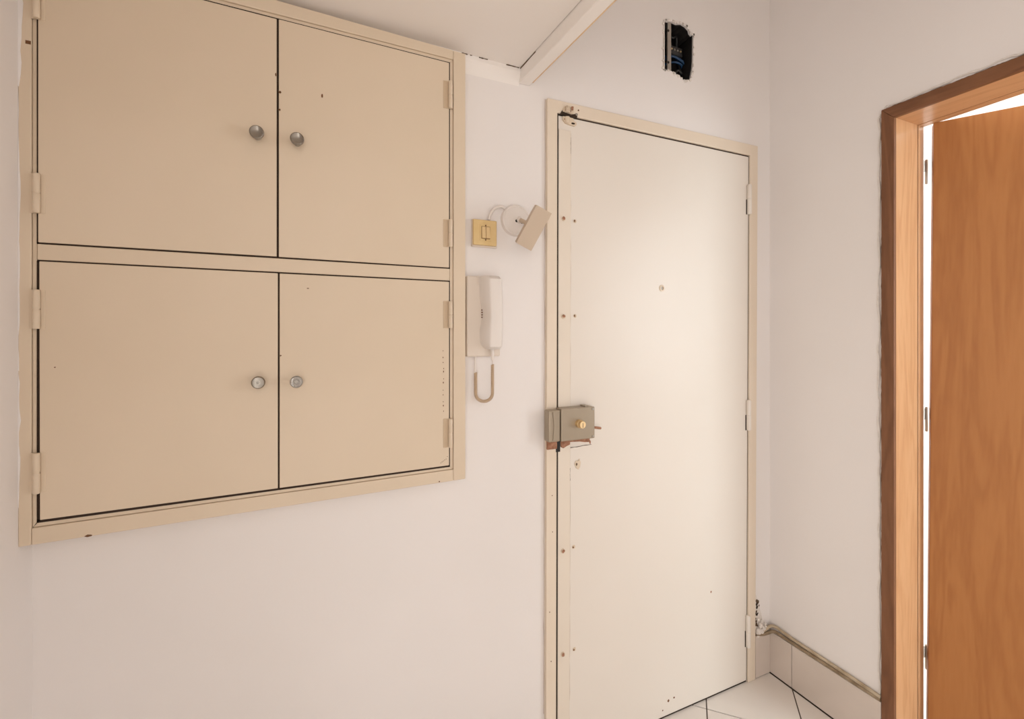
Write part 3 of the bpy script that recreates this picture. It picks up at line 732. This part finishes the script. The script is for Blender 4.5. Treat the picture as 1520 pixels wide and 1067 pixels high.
# handset: sections along its height, waist at the middle
prof = [(1.4795, .4345), (1.470, .4335), (1.440, .4335), (1.415, .4350), (1.398, .4385), (1.380, .4410), (1.362, .4405), (1.345, .4370), (1.330, .4345), (1.310, .4340), (1.294, .4365), (1.284, .4420), (1.2765, .4500)]
bm = NB(); rings = []
for i, (z, xl) in enumerate(prof):
    t = i / (len(prof) - 1)
    bow = -.062 - .008 * math.sin(math.pi * t)          # front bows outwards
    if i == 0 or i == len(prof) - 1: bow = -.052
    xr = .4870 - (.003 if i in (0, len(prof) - 1) else 0)
    sec = [(xl, -.0245), (xl + .004, -.040), (xl + (.4500 - xl) * .8, bow + .004), (.4525 if xl < .45 else .4540, bow), (.470, bow - .0015), (xr - .004, bow + .001), (xr, bow + .007), (xr, -.0245)]
    rings.append([bm.verts.new((a, b, z)) for a, b in sec])
for i in range(len(rings) - 1):
    n = len(rings[i])
    for k in range(n):
        bm.faces.new((rings[i][k], rings[i][(k + 1) % n], rings[i + 1][(k + 1) % n], rings[i + 1][k]))
bm.faces.new(rings[0]); bm.faces.new(rings[-1][::-1])
bmesh.ops.recalc_face_normals(bm, faces=bm.faces)
hs = obj('handset', bm, 'white_plastic', ic, smooth=True)
for k in range(4):
    obj('speaker_slot', box(NB(), .4375, .4420, -.0262, -.0275, 1.3640 + k * .0068, 1.3668 + k * .0068), 'chip', hs)
plug = obj('cord_plug', tube(NB(), [(.467, -.034, 1.282), (.4685, -.033, 1.262), (.469, -.032, 1.246)], [.0055, .0048, .0036], 10), 'white_plastic', ic, smooth=True)
pR = U(.4816, 1.2308, -.030); pL = U(.4304, 1.2094, -.016); pB = U(.4568, 1.1265, -.022)
rad = (pR.x - pL.x) / 2; zc_ = pB.z + rad
path = [pR.lerp(Vector((pR.x, pR.y, zc_)), k / 10) for k in range(10)]
path += [Vector(((pR.x + pL.x) / 2 + rad * math.cos(t), pR.y + (pL.y - pR.y) * (1 - math.cos(t)) / 2, zc_ - rad * math.sin(t))) for t in [math.pi * k / 20 for k in range(21)]]
path += [Vector((pL.x, pL.y, zc_)).lerp(pL, k / 10) for k in range(1, 11)]
# resample and wind the coil round it
seg = [0.0]
for a, b in zip(path, path[1:]): seg.append(seg[-1] + (b - a).length)
tot = seg[-1]; turns = int(tot / .0030); per = 9; hel = []
for k in range(turns * per + 1):
    s = tot * k / (turns * per); i = 0
    while i < len(seg) - 2 and seg[i + 1] < s: i += 1
    f = (s - seg[i]) / max(1e-9, seg[i + 1] - seg[i]); p = path[i].lerp(path[i + 1], f); tn = (path[i + 1] - path[i]).normalized()
    a = Vector((0, 1, 0)); a = (a - tn * a.dot(tn)).normalized(); b = tn.cross(a); th = 2 * math.pi * k / per
    hel.append(p + (a * math.cos(th) + b * math.sin(th)) * .0036)
obj('coiled_cord', tube(NB(), hel, .0015, 5), 'coil', ic, smooth=True)
obj('cord', tube(NB(), spline([(.469, -.032, 1.248), (.4700, -.030, 1.240), hel[0]], 5), .0018, 8), 'white_plastic', ic, smooth=True)
obj('cord', tube(NB(), spline([hel[-1], (pL.x, -.014, 1.235), (.4255, -.012, 1.257)], 6), .0026, 8), 'white_plastic', ic, smooth=True)

# --- open electrical box
eb = thing('electrical_box', (1.18, .05, 2.22), 'open black electrical box with loose blue wires in a broken hole above the door', 'electrical box')
ins = [(1.181 + (a - 1.181) * .985, 2.314 + (b - 2.314) * .985) for a, b in hole]
bm = NB(); n = len(ins)
ra = [bm.verts.new((a, .005, b)) for a, b in ins]; rb = [bm.verts.new((a, .080, b)) for a, b in ins]
rc = [bm.verts.new((1.181 + (a - 1.181) * .97, .005, 2.314 + (b - 2.314) * .97)) for a, b in ins]; rd = [bm.verts.new((1.181 + (a - 1.181) * .97, .077, 2.314 + (b - 2.314) * .97)) for a, b in ins]
for i in range(n):
    k = (i + 1) % n
    bm.faces.new((ra[i], ra[k], rb[k], rb[i])); bm.faces.new((rc[k], rc[i], rd[i], rd[k])); bm.faces.new((ra[k], ra[i], rc[i], rc[k]))
bm.faces.new(rb); bm.faces.new(rd[::-1])
bmesh.ops.recalc_face_normals(bm, faces=bm.faces)
obj('box_shell', bm, 'black', eb)
obj('metal_rail', box(NB(), 1.1370, 1.1530, .004, .010, 2.236, 2.402), 'metal_dull', eb, bevel=.001)
obj('metal_edge', box(NB(), 1.1145, 1.1180, -.002, .030, 2.230, 2.398), 'plaster', eb)
for z in (2.262, 2.372): obj('screw', lathe(NB(), [(0, 0), (.0045, 0), (.0035, .002), (0, .0022)], (1.1395, .004, z), (0, -1, 0), 10), 'black', eb)
tbk = obj('terminal_block', box(NB(), 1.175, 1.235, .035, .070, 2.320, 2.352), 'black_wire', eb, bevel=.003)
for k in range(4): obj('terminal_screw', lathe(NB(), [(0, 0), (.004, 0), (.003, .002), (0, .002)], (1.184 + k * .014, .035, 2.338), (0, -1, 0), 10), 'brass' if k in (0, 3) else 'metal_dull', tbk)
for k, (m, pts) in enumerate((('blue_wire', [(1.162, .06, 2.300), (1.178, .030, 2.306), (1.205, .022, 2.297), (1.232, .028, 2.292), (1.240, .06, 2.296)]),
                              ('blue_wire', [(1.165, .06, 2.318), (1.185, .034, 2.312), (1.210, .028, 2.305), (1.236, .034, 2.303), (1.243, .06, 2.318)]),
                              ('blue_wire', [(1.170, .06, 2.292), (1.190, .028, 2.288), (1.220, .026, 2.283), (1.238, .05, 2.284)]),
                              ('black_wire', [(1.165, .05, 2.40), (1.185, .03, 2.375), (1.205, .035, 2.385), (1.22, .05, 2.36)]),
                              ('black_wire', [(1.17, .05, 2.225), (1.185, .03, 2.250), (1.21, .03, 2.240), (1.225, .05, 2.262)]),
                              ('black_wire', [(1.20, .05, 2.225), (1.205, .03, 2.262), (1.225, .03, 2.255), (1.23, .05, 2.30)]))):
    obj('wire', tube(NB(), spline(pts, 8), .0034, 8), m, eb, smooth=True)
rn = random.Random(9)
for i in range(len(hole)):
    a, b = hole[i], hole[(i + 1) % len(hole)]
    for k in range(2):
        f = rn.random(); cx, cz = a[0] + (b[0] - a[0]) * f, a[1] + (b[1] - a[1]) * f
        r_ = rn.uniform(.003, .006)
        ctr = Vector((1.18, 2.315)); dv = (Vector((cx, cz)) - ctr).normalized() * r_ * .6
        bits('plaster_crumb', 'plaster', WF, cx + dv.x, cz + dv.y, r_, .0, n=6, seed=300 + i * 3 + k, thick=.003)

# --- old cables over the skirting
c1 = spline([(1.566, -.006, .178), (1.590, -.010, .173), (1.615, -.012, .177), (1.632, -.016, .186), (1.640, -.034, .190), (1.642, -.060, .186), (1.6425, -.120, .182), (1.643, -.200, .181), (1.643, -.300, .179), (1.6435, -.384, .175)], 8)
c2 = spline([(1.566, -.007, .168), (1.590, -.014, .164), (1.615, -.019, .166), (1.628, -.026, .172), (1.634, -.040, .175), (1.6365, -.066, .173), (1.638, -.120, .170), (1.639, -.200, .170), (1.640, -.300, .169), (1.6415, -.384, .168)], 8)
cbn = thing('cable_run', (1.64, -.2, .165), 'pair of paint-smeared brown cables running along the top of the skirting', 'cable')
obj('cable', tube(NB(), c1, .0056, 10), 'cable', cbn, smooth=True)
obj('cable', tube(NB(), c2, .0060, 10), 'cable_dark', cbn, smooth=True)
rn = random.Random(12)
for k, (x, z, r_) in enumerate(((1.574, .178, .014), (1.590, .172, .011), (1.604, .178, .009), (1.612, .196, .006), (1.586, .196, .009), (1.600, .186, .0055), (1.583, .200, .007), (1.594, .214, .005), (1.574, .222, .006), (1.615, .186, .005), (1.572, .160, .006), (1.606, .168, .006))):
    bm = NB(); bmesh.ops.create_icosphere(bm, subdivisions=2, radius=r_)
    for v in bm.verts: v.co = Vector((v.co.x * rn.uniform(.8, 1.2), v.co.y * .7 * rn.uniform(.8, 1.2), v.co.z * rn.uniform(.8, 1.25))) + Vector((x, -.010, z))
    obj('plaster_lump', bm, 'plaster', WF, smooth=True)
